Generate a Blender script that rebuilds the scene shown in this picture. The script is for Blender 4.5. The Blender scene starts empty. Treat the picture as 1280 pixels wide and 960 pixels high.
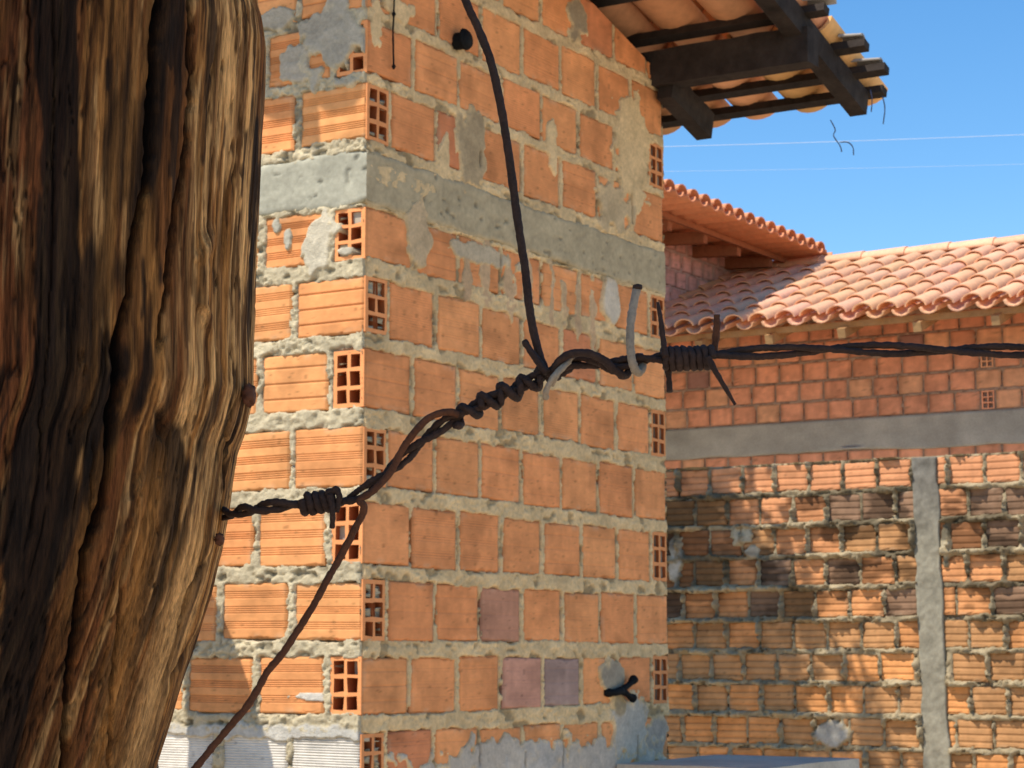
import bpy, math, random
import numpy as np
random.seed(7); rng = np.random.default_rng(7)
SC = bpy.context.scene; COL = SC.collection
# ---------------------------------------------------------------- camera maths
F = 2660.0; EYE = 1.5; VH = 820.0
TH = math.atan((VH-480)/F); CT, ST = math.cos(TH), math.sin(TH)
def ray(u, v):
    x = u-640; y = F; z = -(v-480)
    return np.array([x, y*CT - z*ST, y*ST + z*CT])
def on_plane(u, v, p, n):
    d = ray(u, v); e = np.array([0, 0, EYE]); n = np.array(n, float)
    return e + d*(np.dot(np.array(p)-e, n)/np.dot(d, n))
def at(u, v, Y):
    d = ray(u, v); return np.array([0, 0, EYE]) + d*(Y/d[1])
PH = math.radians(31.5)
R_ = np.array([math.sin(PH), math.cos(PH), 0.0])        # away along the gable wall
W_ = np.array([math.cos(PH), -math.sin(PH), 0.0])       # to the right along the front walls
Z_ = np.array([0, 0, 1.0])
SUN = -.33*W_ - .60*R_ + 1.0*Z_; SUN /= np.linalg.norm(SUN)
# ---------------------------------------------------------------- noise
def _h(ix, iy, s):
    v = np.sin(ix*127.1 + iy*311.7 + s*74.7)*43758.5453
    return v - np.floor(v)
def vn(x, y, s=0):
    ix = np.floor(x); iy = np.floor(y); fx = x-ix; fy = y-iy
    fx = fx*fx*(3-2*fx); fy = fy*fy*(3-2*fy)
    a = _h(ix, iy, s); b = _h(ix+1, iy, s); c = _h(ix, iy+1, s); d = _h(ix+1, iy+1, s)
    return (a*(1-fx)+b*fx)*(1-fy) + (c*(1-fx)+d*fx)*fy
def fbm(x, y, s=0, o=4):
    t = 0; a = .5; n = 0
    for k in range(o):
        t = t + a*vn(x*2**k, y*2**k, s+k*13); n += a; a *= .5
    return t/n
def sst(x, a, b):
    t = np.clip((x-a)/(b-a), 0, 1); return t*t*(3-2*t)
# ---------------------------------------------------------------- materials
def nodes(m):
    m.use_nodes = True; nt = m.node_tree; nt.nodes.clear(); return nt
def mat(name, base=None, rough=.85, spec=.25, nscale=60, namt=.25, bump=.3, bscale=200, bdist=.002, stretch=(1,1,1), big=3, metal=0, nr=.4):
    """base None -> colour comes from the mesh's colour attribute"""
    m = bpy.data.materials.new(name); nt = nodes(m); N = nt.nodes; L = nt.links
    out = N.new('ShaderNodeOutputMaterial'); p = N.new('ShaderNodeBsdfPrincipled')
    L.new(p.outputs[0], out.inputs[0])
    p.inputs['Roughness'].default_value = rough; p.inputs['Specular IOR Level'].default_value = spec
    p.inputs['Metallic'].default_value = metal
    tc = N.new('ShaderNodeTexCoord'); mp = N.new('ShaderNodeMapping'); mp.inputs['Scale'].default_value = stretch
    L.new(tc.outputs['Object'], mp.inputs[0])
    def noise(sc, det=5):
        n = N.new('ShaderNodeTexNoise'); n.inputs['Scale'].default_value = sc; n.inputs['Detail'].default_value = det
        n.inputs['Roughness'].default_value = .65
        L.new(mp.outputs[0], n.inputs[0]); return n
    n1 = noise(nscale); n2 = noise(big)
    if base is None:
        c = N.new('ShaderNodeAttribute'); c.attribute_name = 'Col'; csrc = c.outputs['Color']
    else:
        c = N.new('ShaderNodeRGB'); c.outputs[0].default_value = (*base, 1); csrc = c.outputs[0]
    ad = N.new('ShaderNodeMath'); ad.operation = 'ADD'; L.new(n1.outputs[0], ad.inputs[0]); L.new(n2.outputs[0], ad.inputs[1])
    mr = N.new('ShaderNodeMapRange'); mr.inputs[1].default_value = 1-nr; mr.inputs[2].default_value = 1+nr
    mr.inputs[3].default_value = 1-namt; mr.inputs[4].default_value = 1+namt
    L.new(ad.outputs[0], mr.inputs[0])
    mx = N.new('ShaderNodeVectorMath'); mx.operation = 'SCALE'
    L.new(csrc, mx.inputs[0]); L.new(mr.outputs[0], mx.inputs['Scale'])
    L.new(mx.outputs[0], p.inputs['Base Color'])
    b = N.new('ShaderNodeBump'); b.inputs['Strength'].default_value = bump; b.inputs['Distance'].default_value = bdist
    n3 = noise(bscale, 4); L.new(n3.outputs[0], b.inputs['Height']); L.new(b.outputs[0], p.inputs['Normal'])
    return m
M = {}
M['brick'] = mat('fired_clay', None, .9, .15, 45, .16, .35, 260, .0015, (1,1,2.2), 5)
M['mortar'] = mat('mortar', None, .95, .1, 120, .25, .9, 260, .004, big=7)
M['concrete'] = mat('concrete', None, .93, .1, 90, .22, .5, 260, .002, big=5)
M['fbrick'] = mat('far_clay', None, .9, .1, 18, .2, .3, 60, .004, big=2)
M['tile'] = mat('roof_clay', None, .85, .2, 25, .22, .3, 90, .003, big=3)
M['post'] = mat('weathered_wood', None, .88, .15, 1500, .55, 1.0, 1500, .0014, (1,1,.06), 420, nr=.22)
M['wood'] = mat('dark_timber', (.042,.032,.026), .9, .15, 25, .6, .8, 140, .002, (1,1,1), 6)
M['palewood'] = mat('sunlit_timber', (.42,.25,.11), .85, .2, 30, .3, .3, 120, .002)  # pale yellowish timber of the far house eave
M['wire'] = mat('rusty_wire', (.040,.020,.013), .75, .3, 900, .7, .8, 2200, .0005, big=120, metal=.15)
M['wire_grey'] = mat('galvanised_wire', (.27,.20,.13), .6, .4, 700, .5, .5, 1800, .0004, big=60)
M['wire_rust'] = mat('orange_rust_wire', (.09,.03,.011), .8, .3, 900, .6, .8, 2000, .0005, big=90)
M['pvc'] = mat('black_plastic', (.007,.007,.007), .75, .15, 60, .3, .2, 200, .001)
M['core'] = mat('wall_render', (.3,.24,.17), .95, .1, 10, .2, .3, 40, .004)
M['ground'] = mat('sandy_ground', (.60,.47,.33), .95, .1, 2.2, .25, .6, 12, .02, big=.15)
M['thread'] = mat('thread', (.09,.1,.16), .8, .1, 30, .2, .1, 30, .001)
M['cable'] = mat('pale_cable', (.65,.75,.9), .6, .2, 30, .1, .1, 30, .001)
M['bark'] = mat('bark', (.12,.08,.05), .9, .1, 20, .4, .6, 60, .01)
M['leaf'] = mat('leaf', (.06,.11,.025), .6, .3, 12, .4, .1, 30, .001)
M['knot'] = mat('rusty_nail', (.13,.045,.02), .75, .3, 300, .5, .6, 900, .001)
# ---------------------------------------------------------------- objects
def empty(name, loc, label, cat, group=None):
    o = bpy.data.objects.new(name, None); COL.objects.link(o); o.location = loc
    o.empty_display_size = .1; o['label'] = label; o['category'] = cat
    if group: o['group'] = group
    return o
def root_of(o):
    while o.parent: o = o.parent
    return o
def mesh(name, V, Fc, m, parent=None, col=None, smooth=True, kind=None):
    V = np.asarray(V, np.float64).reshape(-1, 3)
    if parent is not None: V = V - np.array(root_of(parent).location)
    me = bpy.data.meshes.new(name)
    Fc = np.asarray(Fc) if not isinstance(Fc, list) else Fc
    if isinstance(Fc, np.ndarray):
        k = Fc.shape[1]; nf = len(Fc)
        me.vertices.add(len(V)); me.vertices.foreach_set('co', V.ravel())
        me.loops.add(nf*k); me.loops.foreach_set('vertex_index', Fc.ravel().astype(np.int32))
        me.polygons.add(nf); me.polygons.foreach_set('loop_start', np.arange(0, nf*k, k, dtype=np.int32))
        me.polygons.foreach_set('loop_total', np.full(nf, k, np.int32))
        me.update(calc_edges=True)
    else:
        me.from_pydata([tuple(v) for v in V], [], Fc)
    if col is not None:
        ca = me.color_attributes.new('Col', 'FLOAT_COLOR', 'POINT')
        c4 = np.ones((len(V), 4)); c4[:, :3] = np.asarray(col).reshape(-1, 3); ca.data.foreach_set('color', c4.ravel())
    me.polygons.foreach_set('use_smooth', [smooth]*len(me.polygons))
    me.materials.append(m)
    o = bpy.data.objects.new(name, me); COL.objects.link(o)
    if parent is not None: o.parent = parent
    if kind: o['kind'] = kind
    return o
def tag(o, label, cat, group=None):
    o['label'] = label; o['category'] = cat
    if group: o['group'] = group
    return o
class MB:
    def __init__(s): s.V = []; s.Q = []; s.C = []; s.n = 0
    def grid(s, P, col=None, flip=False):
        ny, nx = P.shape[:2]; i = np.arange(ny*nx).reshape(ny, nx)
        q = np.stack([i[:-1,:-1], i[:-1,1:], i[1:,1:], i[1:,:-1]], -1).reshape(-1, 4)
        if flip: q = q[:, ::-1]
        s.V.append(P.reshape(-1, 3)); s.Q.append(q+s.n); s.n += ny*nx
        c = np.ones((ny*nx, 3))*.5 if col is None else (np.broadcast_to(col, (ny, nx, 3)).reshape(-1, 3))
        s.C.append(c)
    def raw(s, V, Q, col=(.5,.5,.5)):
        V = np.asarray(V, float); s.V.append(V); s.Q.append(np.asarray(Q)+s.n); s.n += len(V)
        s.C.append(np.broadcast_to(np.asarray(col, float), (len(V), 3)))
    def box(s, o, ax, ay, az, col=(.5,.5,.5)):
        o = np.array(o, float); V = []
        for k in range(8):
            V.append(o + (ax if k & 1 else 0*ax) + (ay if k & 2 else 0*ay) + (az if k & 4 else 0*az))
        s.raw(V, [[0,2,3,1],[4,5,7,6],[0,1,5,4],[2,6,7,3],[0,4,6,2],[1,3,7,5]], col)
    def build(s, name, m, parent=None, smooth=True, kind=None):
        return mesh(name, np.concatenate(s.V), np.concatenate(s.Q), m, parent, np.concatenate(s.C), smooth, kind)
# ---------------------------------------------------------------- curves and tubes
def smoothpath(pts, n=12):
    P = np.array(pts, float); P = np.vstack([2*P[0]-P[1], P, 2*P[-1]-P[-2]]); out = []
    for i in range(1, len(P)-2):
        for k in range(n):
            t = k/n
            out.append(.5*((2*P[i]) + (-P[i-1]+P[i+1])*t + (2*P[i-1]-5*P[i]+4*P[i+1]-P[i+2])*t*t + (-P[i-1]+3*P[i]-3*P[i+1]+P[i+2])*t**3))
    out.append(P[-2]); return np.array(out)
def frames(P):
    T = np.gradient(P, axis=0); T /= np.linalg.norm(T, axis=1)[:, None]+1e-12
    n = np.cross(T[0], [0, 1, 0.01]); n /= np.linalg.norm(n); Ns = []
    for t in T:
        n = n - t*np.dot(n, t); n /= np.linalg.norm(n); Ns.append(n)
    Ns = np.array(Ns); return T, Ns, np.cross(T, Ns)
def tube(mb, P, r, k=10, rough=0.0, seed=0, col=(.5,.5,.5)):
    P = np.asarray(P, float); T, A, B = frames(P); r = np.broadcast_to(r, (len(P),)).astype(float)
    a = np.linspace(0, 2*math.pi, k+1)
    s = np.concatenate([[0], np.cumsum(np.linalg.norm(np.diff(P, axis=0), axis=1))])/max(r.max(), 1e-6)
    rr = r[:, None]*np.ones((1, k+1))
    if rough:
        nz = vn(s[:, None]*.9+0*a[None, :], (np.cos(a)*1.3+5)[None, :]+0*s[:, None], seed)-.5
        nz += .6*(vn(s[:, None]*2.6+0*a[None, :], (np.sin(a)*2.3+9)[None, :]+0*s[:, None], seed+3)-.5)
        rr = rr*(1+rough*nz)
        rr[:, -1] = rr[:, 0]
    G = P[:, None]+A[:, None]*(rr*np.cos(a))[..., None]+B[:, None]*(rr*np.sin(a))[..., None]
    G = np.concatenate([np.repeat(P[:1][:, None], k+1, 1), G, np.repeat(P[-1:][:, None], k+1, 1)])
    mb.grid(G, np.array(col))
def helix(P, rad, turns, phase=0):
    T, A, B = frames(P)
    s = np.concatenate([[0], np.cumsum(np.linalg.norm(np.diff(P, axis=0), axis=1))]); s /= s[-1]
    ang = phase + 2*math.pi*(np.interp(s, np.linspace(0, 1, len(turns)), turns) if hasattr(turns, '__len__') else turns*s)
    rad = np.broadcast_to(rad, (len(P),))
    return P + A*(rad*np.cos(ang))[:, None] + B*(rad*np.sin(ang))[:, None]
# ---------------------------------------------------------------- brick walls
class Frame:
    def __init__(s, O, a, n):
        s.O = np.array(O, float); s.a = a; s.n = n; s.flip = np.dot(np.cross(a, Z_), n) < 0
    def P(s, a, z, d):
        a, z, d = np.broadcast_arrays(a, z, d)
        return s.O + a[..., None]*s.a + z[..., None]*Z_ + d[..., None]*s.n
    def loc(s, u, v):
        p = on_plane(u, v, s.O, s.n); return float(np.dot(p-s.O, s.a)), float(p[2])
ORANGE = np.array([.83,.325,.118])
def brick_color(kind=0, strength=1.0):
    r = random.random(); k = random.uniform(-1, 1)
    c = ORANGE*(1+random.uniform(-.07, .07)*strength)
    if kind == 0 and r < .10: c = c*np.array([.86, .82, .95])
    return c*np.array([1, 1+.045*k, 1+.05*k])
def brick(mb, fr, a0, a1, z0, z1, col, da=.008, dz=.0025, gd=.0018, style=0, wear=.5, seed=0, tilt=0.0, proud=0.0, open0=False, open1=False):
    na = max(3, int((a1-a0)/da)); nz = max(4, int((z1-z0)/dz))
    s = np.linspace(0, 1, na+1); t = np.linspace(0, 1, nz+1)
    S, T = np.meshgrid(s, t); A = a0+(a1-a0)*S; Zz = z0+(z1-z0)*T
    Zz = Zz + tilt*(S-.5)*(a1-a0)
    hz = T*(z1-z0)
    ea = np.minimum(A-a0, a1-A); ez = np.minimum(hz, (z1-z0)-hz)
    ex = vn(A*90, Zz*90, seed)*.006*wear
    e = np.minimum(ea, ez)-ex*(vn(A*20, Zz*20, seed+5) > .55)
    d = proud - .004*np.clip(1-e/.005, 0, 1)**2
    k = (z1-z0)/.14; y = hz/k
    if style == 0:        # three smooth bands between groups of fine grooves
        for c0 in (.025, .063, .101):
            for j in range(4):
                d = d - gd*np.exp(-((y-(c0+j*.0052+.002))/.0012)**2)
    elif style == 1:      # few single grooves
        for c0 in (.032, .07, .108):
            d = d - gd*1.3*np.exp(-((y-c0)/.0022)**2)
    elif style == 2:      # ribbed all over
        d = d - gd*.9*(.5-.5*np.cos(y/.0066*2*math.pi))*(y > .008)
    elif style == 3:      # far wall: broad bands
        for c0 in (.03, .066, .102):
            d = d - gd*1.6*np.exp(-((y-c0)/.005)**2)
    d = d + .0012*(fbm(A*25, Zz*25, seed+9)-.5)
    C = np.ones(A.shape+(3,))*col
    m = fbm(A*14, Zz*22, seed+2); m2 = fbm(A*60, Zz*16, seed+12, 3); st_ = sst(fbm(A*9+3, Zz*13, 777, 3), .56, .72)
    sp_ = sst(fbm(A*110, Zz*110, seed+6, 2), .80, .86)
    C = C*(.80+.4*m)[..., None]*(.88+.24*m2)[..., None]
    C = C*(1-.16*st_*np.ones(3)*np.array([1,.9,.7])[None, None]*1 if False else 1-.18*st_[..., None])*(1-.35*sp_)[..., None]
    C = C + (np.array([.62,.5,.33])-C)*(.30*sst(fbm(A*30, Zz*30, seed+8, 3), .58, .74)*sst(.02-np.minimum(ea, ez), 0, .02))[..., None]
    C = C*(1+.9*np.clip(d-proud, -.004, 0)/.004*.35)[..., None]
    P = fr.P(A, Zz, d)
    Pf = np.empty((nz+3, na+3, 3)); Pf[1:-1, 1:-1] = P
    Pf[0, 1:-1] = P[0]-fr.n*.06; Pf[-1, 1:-1] = P[-1]-fr.n*.06
    Pf[:, 0] = Pf[:, 1]; Pf[:, -1] = Pf[:, -2]
    Pf[1:-1, 0] = P[:, 0]-fr.n*(.006 if open0 else .06); Pf[1:-1, -1] = P[:, -1]-fr.n*(.006 if open1 else .06)
    Cf = np.pad(C, ((1,1),(1,1),(0,0)), mode='edge')
    mb.grid(Pf, Cf, flip=fr.flip)
def header(mb, fr, a0, a1, z0, z1, col, depth=.10, seed=0, clog=None):
    """hollow end of a brick: two columns of three square holes"""
    w = a1-a0; h = z1-z0
    xs = a0+w*np.array([0, .12, .45, .56, .89, 1.0]); zs = z0+h*np.array([0, .07, .31, .385, .625, .695, .93, 1.0])
    rr = random.Random(seed); J = lambda s: rr.uniform(-s, s)
    X = np.tile(xs, (8, 1)); Zg = np.tile(zs[:, None], (1, 6))
    for i in range(1, 7):
        for j in range(1, 5): X[i, j] += J(.0018); Zg[i, j] += J(.0018)
    Dd = np.zeros_like(X)
    P = fr.P(X, Zg, Dd); dark = np.array(col)*.8
    V = []; Q = []; C = []
    def quad(a, b, c, d, cc):
        n = len(V); V.extend([a, b, c, d]); Q.append([n, n+1, n+2, n+3] if not fr.flip else [n+3, n+2, n+1, n]); C.extend([cc]*4)
    for i in range(7):
        for j in range(5):
            q = (P[i, j], P[i, j+1], P[i+1, j+1], P[i+1, j])
            if i in (1, 3, 5) and j in (1, 3):
                dp = depth
                if rr.random() < .08: dp = rr.uniform(.012, .04); mud = True
                else: mud = False
                if clog and (i, j) in clog: dp = .008; mud = True
                b = [x - fr.n*dp for x in q]; cc = np.array(col)*np.array([.5,.36,.3])  # hole walls and back coloured darker than the clay, as painted inner shade
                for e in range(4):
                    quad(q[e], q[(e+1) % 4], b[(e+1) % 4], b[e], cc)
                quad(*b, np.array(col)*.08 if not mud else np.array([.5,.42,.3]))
            elif (i in (2, 4) and j in (1, 3) or i in (1, 3, 5) and j == 2) and rr.random() < .02:
                b = [x - fr.n*rr.uniform(.004, .012) for x in q]; quad(*b, np.array(col)*.9)
            else: quad(*q, np.array(col)*(1.05+rr.uniform(-.06, .04)))
    rim = [(0,0,0,5),(0,5,7,5),(7,5,7,0),(7,0,0,0)]
    cs = [P[0,0], P[0,5], P[7,5], P[7,0]]
    for e in range(4):
        dp = .004 if (e == 3 and a0 < .01) else .08
        a, b = cs[e], cs[(e+1) % 4]; quad(a, b, b-fr.n*dp, a-fr.n*dp, col)
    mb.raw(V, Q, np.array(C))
def mortar_sheet(fr, A0, A1, Z0, Z1, step, rects, proud, lump, patches, basecol, seed=0, ledge=0.0, edge=.006, slits=(), deep_end=None):
    na = int((A1-A0)/step)+1; nz = int((Z1-Z0)/step)+1
    A, Zz = np.meshgrid(np.linspace(A0, A1, na), np.linspace(Z0, Z1, nz))
    ins = np.full(A.shape, -.03)
    below = np.full(A.shape, -1.0)
    for (a0, a1, z0, z1) in rects:
        j0 = max(0, int((a0-A0)/step)-4); j1 = min(na, int((a1-A0)/step)+6)
        i0 = max(0, int((z0-Z0)/step)-4); i1 = min(nz, int((z1-Z0)/step)+6)
        if j1 <= j0 or i1 <= i0: continue
        a = A[i0:i1, j0:j1]; z = Zz[i0:i1, j0:j1]
        e = np.minimum(np.minimum(a-a0, a1-a), np.minimum(z-z0, z1-z))
        ins[i0:i1, j0:j1] = np.maximum(ins[i0:i1, j0:j1], e)
    big = fbm(A*9, Zz*14, seed, 3); fine = fbm(A*70, Zz*90, seed+4, 3); mid = fbm(A*28, Zz*40, seed+8, 3)
    ragged = ins + (mid-.5)*edge*2 + (fine-.5)*edge*.8
    depth_in = sst(ragged, 0, .005)
    # worn pits along the joints
    pit = sst(fbm(A*22, Zz*38, seed+20, 3), .62, .72)
    rdg = np.abs(fbm(A*45+3, Zz*60, seed+70, 3)-.5)*2
    top = proud + lump*(mid-.5)*1.4 + lump*1.1*(fine-.5)*2 - lump*1.2*sst(1-rdg*5, 0, 1)*sst(big, .4, .6) + (big-.5)*lump - pit*lump*1.6
    if ledge: top = top + ledge*sst(big+.25*mid, .5, .8)
    dpth = np.where((A < .125) | (A > deep_end), -.125, -.022) if deep_end else -.022
    h = top*(1-depth_in) + dpth*depth_in
    fine = .6*fine+.4*fbm(A*150, Zz*170, seed+14, 2); C = np.ones(A.shape+(3,))*np.array(basecol)
    C = C*(.78+.4*big)[..., None]*(.76+.48*fine)[..., None]*(.8+.4*mid)[..., None]*(1-.45*pit*(1-depth_in))[..., None]
    for (pa, pz, ra, rz, th, pc, ragg) in patches:
        q = 1-np.sqrt(((A-pa)/ra)**2+((Zz-pz)/rz)**2) + (fbm(A*26, Zz*26, seed+31, 3)-.5)*ragg
        mk = sst(q, 0, .16)
        hp = (th-.012) + mk*.012 + (mk > .5)*(lump*.35*(fine-.5)*2+.002*(mid-.5))
        use = (mk > .05) & (hp > h); h = np.where(use, np.maximum(hp, -.004), h)
        cm = (mk*use*sst(q, .02, .34))[..., None]; C = C*(1-cm*.85)+np.array(pc)*(.7+.35*fine+.3*mid)[..., None]*cm*.85
    for (pa, pz, ra, rz) in slits:
        j0 = max(0, int((pa-.03-A0)/step)); j1 = int((pa+.03-A0)/step); i0 = max(0, int((pz-rz-Z0)/step)-2); i1 = int((pz+rz-Z0)/step)+3
        a = A[i0:i1, j0:j1]; z = Zz[i0:i1, j0:j1]
        if a.size == 0: continue
        wob = (fbm(z*40, a*0+pa, seed+50, 2)-.5)*.008
        mk = np.exp(-((a-pa-wob)/ra)**2)*sst(rz-np.abs(z-pz), 0, .02)*(fbm(z*30, a*0+pa*7, seed+60, 2) > .36)
        h[i0:i1, j0:j1] -= .022*mk; C[i0:i1, j0:j1] *= (1-.8*mk)[..., None]  # slit is recessed and its shadow also painted into the colour
    P = fr.P(A, Zz, h)
    P = np.concatenate([P[:1]-fr.n*.05, P, P[-1:]-fr.n*.05]); C = np.concatenate([C[:1], C, C[-1:]])
    Pl = P[:, :1].copy(); Pl -= fr.n*.05; Pr = P[:, -1:].copy(); Pr -= fr.n*.05
    P = np.concatenate([Pl, P, Pr], 1); C = np.concatenate([C[:, :1], C, C[:, -1:]], 1)
    mb = MB(); mb.grid(P, C, flip=fr.flip); return mb
def cut_by_plane(o, co, no):
    import bmesh
    bm = bmesh.new(); bm.from_mesh(o.data)
    co = np.array(co)-np.array(root_of(o).location)
    bmesh.ops.bisect_plane(bm, geom=bm.verts[:]+bm.edges[:]+bm.faces[:], plane_co=tuple(co), plane_no=tuple(no), clear_outer=True)
    bm.to_mesh(o.data); bm.free()
# ================================================================ NEAR BUILDING
CD = 4.88
CX = (455-640)/F*CD
corner = np.array([CX, CD, 0.0])
# nudge so that the corner stands at u=455 at mid height with the pitched camera
corner[0] = at(455, 520, CD)[0]
frR = Frame(corner, R_, W_)          # gable wall running away, faces right
frL = Frame(corner, -W_, -R_)        # sunlit wall running left, faces the camera side
def zc(v): return float(at(455, v, CD)[2])
LR = .09+7*.203                       # length of the gable wall
LL = 2.6
GS = .27                              # roof slope
zg_ref = 1.734+EYE; tg_ref = 1.425
def groof(t): return zg_ref + GS*(tg_ref-t)
rows = [(24,88,'B'),(103,172,'A'),(257,322,'B'),(345,415,'A'),(435,508,'B'),(532,606,'A'),(627,704,'B'),(726,799,'A'),(822,893,'B'),(918,990,'A')]
RW = [(zc(b), zc(t), k) for t, b, k in rows]
z = RW[0][1]+.03; k = 'A'
while z < groof(-.1)+.1:
    RW.insert(0, (z, z+.135, k)); z += .168; k = 'B' if k == 'A' else 'A'
z = RW[-1][0]-.032; k = 'B'
while z > .05:
    RW.append((z-.138, z, k)); z -= .172; k = 'B' if k == 'A' else 'A'
zb0, zb1 = zc(253), zc(187)
house = empty('brick_outbuilding', tuple(corner), 'tall narrow hollow-brick building with a tiled eave on dark timbers behind the barbed wire', 'building')
special = {}
def rowidx(v):
    zz = zc(v)
    for i, (a, b, k) in enumerate(RW):
        if a-.02 <= zz <= b+.02: return i
R8 = rowidx(857); R7 = rowidx(760); R9 = rowidx(950)
# gable wall bricks
mbR = MB(); rR = []; slR = []
for i, (z0, z1, kind) in enumerate(RW):
    seed = i*31
    J = .003
    if kind == 'A':
        xs = [(.0015, .09, 1)]+[(.103+.203*j, .103+.203*j+.19, 0) for j in range(7)]
    else:
        xs = [(.203*j+(.0 if j else .001), .203*j+.19, 0) for j in range(7)]+[(LR-.09, LR-.0015, 1)]
    for j, (a0, a1, hd) in enumerate(xs):
        rnd = random.Random(seed+j)
        b0 = z0+rnd.uniform(-J, J)*1.3; b1 = z1+rnd.uniform(-J, J)*1.3
        if not hd: a0 += rnd.uniform(-.003,.004) if j else 0; a1 -= rnd.uniform(-.003,.004) if j < 7 else 0
        if hd:
            header(mbR, frR, a0, a1, b0, b1, ORANGE*rnd.uniform(.85,1.02), seed=seed+j); rR.append((a0+.002, a1-.002, b0+.002, b1-.002)); continue
        c = brick_color()
        if i == R8 and j == 4: c = np.array([.42,.27,.21])
        if i == R8 and j == 3: c = np.array([.64,.31,.2])
        if i == R7 and j == 3: c = np.array([.56,.26,.15])
        st = rnd.choice([0, 1, 1, 2]); g = rnd.uniform(.0003, .0010)
        brick(mbR, frR, a0, a1, b0, b1, c, da=.010, dz=.003, gd=g, style=st, wear=.8, seed=seed+j, tilt=rnd.uniform(-.012, .012), proud=rnd.uniform(-.002, .002), open0=(j == 0), open1=(j == 7))
        rR.append((a0, a1, b0, b1))
        if rnd.random() < .6: slR.append((a1+(.002 if rnd.random() < .5 else .009), (b0+b1)/2+rnd.uniform(-.02,.02), .0028, rnd.uniform(.03,.07)))
rR.append((-.1, LR+.1, zb0+.004, zb1-.004))
wallR = mbR.build('wall', M['brick'], house, smooth=False)
wallR['label'] = 'shaded gable wall of orange hollow bricks with smooth beige mortar'
MBEI = (.80,.56,.285); GREY = (.56,.45,.30); PALE = (.60,.43,.25)
def PR(u, v, ru, rv, th, col, rag=.9):
    a, zz = frR.loc(u, v); a2, _ = frR.loc(u+ru, v); sc = frR.loc(u, v-rv)[1]-zz
    return (a, zz, abs(a2-a), sc, th, col, rag)
def PL(u, v, ru, rv, th, col, rag=.9):
    a, zz = frL.loc(u, v); a2, _ = frL.loc(u+ru, v); sc = frL.loc(u, v-rv)[1]-zz
    return (a, zz, abs(a2-a), sc, th, col, rag)
patR = [PR(522,300,17,48,.006,PALE), PR(497,225,60,14,.004,MBEI,.5), PR(790,200,24,80,.005,MBEI,1.1), PR(768,262,26,34,.006,(.6,.44,.25),1.3), PR(762,378,12,32,.009,(.7,.6,.46),.5),
        PR(600,318,50,12,.004,GREY,1.3), PR(590,185,20,45,.004,(.42,.31,.18),1.3), PR(555,200,8,40,.003,MBEI,1),
        PR(608,345,7,48,.0015,(.60,.38,.21),1.7), PR(583,345,6,30,.003,(.60,.38,.21),1.7), PR(637,350,7,44,.0015,(.60,.38,.21),1.7), PR(660,350,5,40,.003,(.60,.38,.21),1.7), PR(690,370,4,42,.0015,(.60,.38,.21),1.7), PR(705,375,5,42,.003,(.60,.38,.21),1.7), PR(722,385,5,42,.0015,(.60,.38,.21),1.7), PR(740,390,4,40,.003,(.60,.38,.21),1.7),
        PR(765,845,16,25,.006,(.3,.26,.2),.9), PR(785,910,24,48,.008,(.5,.45,.37),1), PR(772,880,9,18,.010,(.38,.27,.14),.5),
        PR(620,952,95,30,.006,(.52,.46,.38),1.5), PR(740,950,90,30,.007,(.5,.45,.38),1.5), PR(815,925,20,30,.005,(.4,.34,.28),1.2),
        PR(470,30,10,40,.004,MBEI,1), PR(720,20,14,28,.004,(.3,.24,.16),1.1), PR(500,12,22,16,.005,MBEI,1), PR(690,180,8,40,.004,MBEI,1)]
mR = mortar_sheet(frR, .008, LR, .0, groof(0)+.02, .0036, rR, .0012, .0026, patR, MBEI, seed=3, edge=.009, slits=slR, deep_end=LR-.125)
mortR = mR.build('mortar', M['mortar'], wallR)
# sunlit wall bricks
mbL = MB(); rL = []
for i, (z0, z1, kind) in enumerate(RW):
    seed = 900+i*31; xs = []
    if kind == 'A': x = .0015; xs.append((x, .195, 0)); x = .213
    else: xs.append((.0015, .088, 1)); x = .106
    while x < LL: xs.append((x, x+.192, 0)); x += .210
    for j, (a0, a1, hd) in enumerate(xs):
        rnd = random.Random(seed+j)
        b0 = z0+rnd.uniform(-.003, .003); b1 = z1+rnd.uniform(-.003, .003)
        if hd:
            clog = {(5,1):0} if kind == 'B' and i == rowidx(290) else None
            if i == rowidx(290): clog = {(1,3): 0, (5,1): 0}
            header(mbL, frL, a0, a1, b0, b1, ORANGE*1.05, seed=seed+j, clog=clog); rL.append((a0+.002, a1-.002, b0+.002, b1-.002)); continue
        a0 += rnd.uniform(-.003,.004) if j else 0; a1 -= rnd.uniform(-.003,.004)
        c = brick_color(1, .8)*np.array([1.03,1.14,1.14])
        if i >= R9: c = np.array([.80,.73,.62]) if rnd.random() < .9 else c
        st = 2 if i >= R9 else (0 if i >= rowidx(570) else rnd.choice([0, 0, 1]))
        if i in (R7, R8): st = 0
        brick(mbL, frL, a0, a1, b0, b1, c, da=.008, dz=.0016, gd=rnd.uniform(.0022, .0034), style=st, wear=.7, seed=seed+j, tilt=rnd.uniform(-.012, .012), proud=rnd.uniform(-.002, .003), open0=(j == 0))
        rL.append((a0, a1, b0, b1))
rL.append((-.1, LL+.1, zb0+.004, zb1-.004))
wallL = mbL.build('wall', M['brick'], house, smooth=False)
wallL['label'] = 'sunlit ribbed brick wall with thick lumpy mortar beds'
LBEI = (.63,.52,.33)
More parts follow.
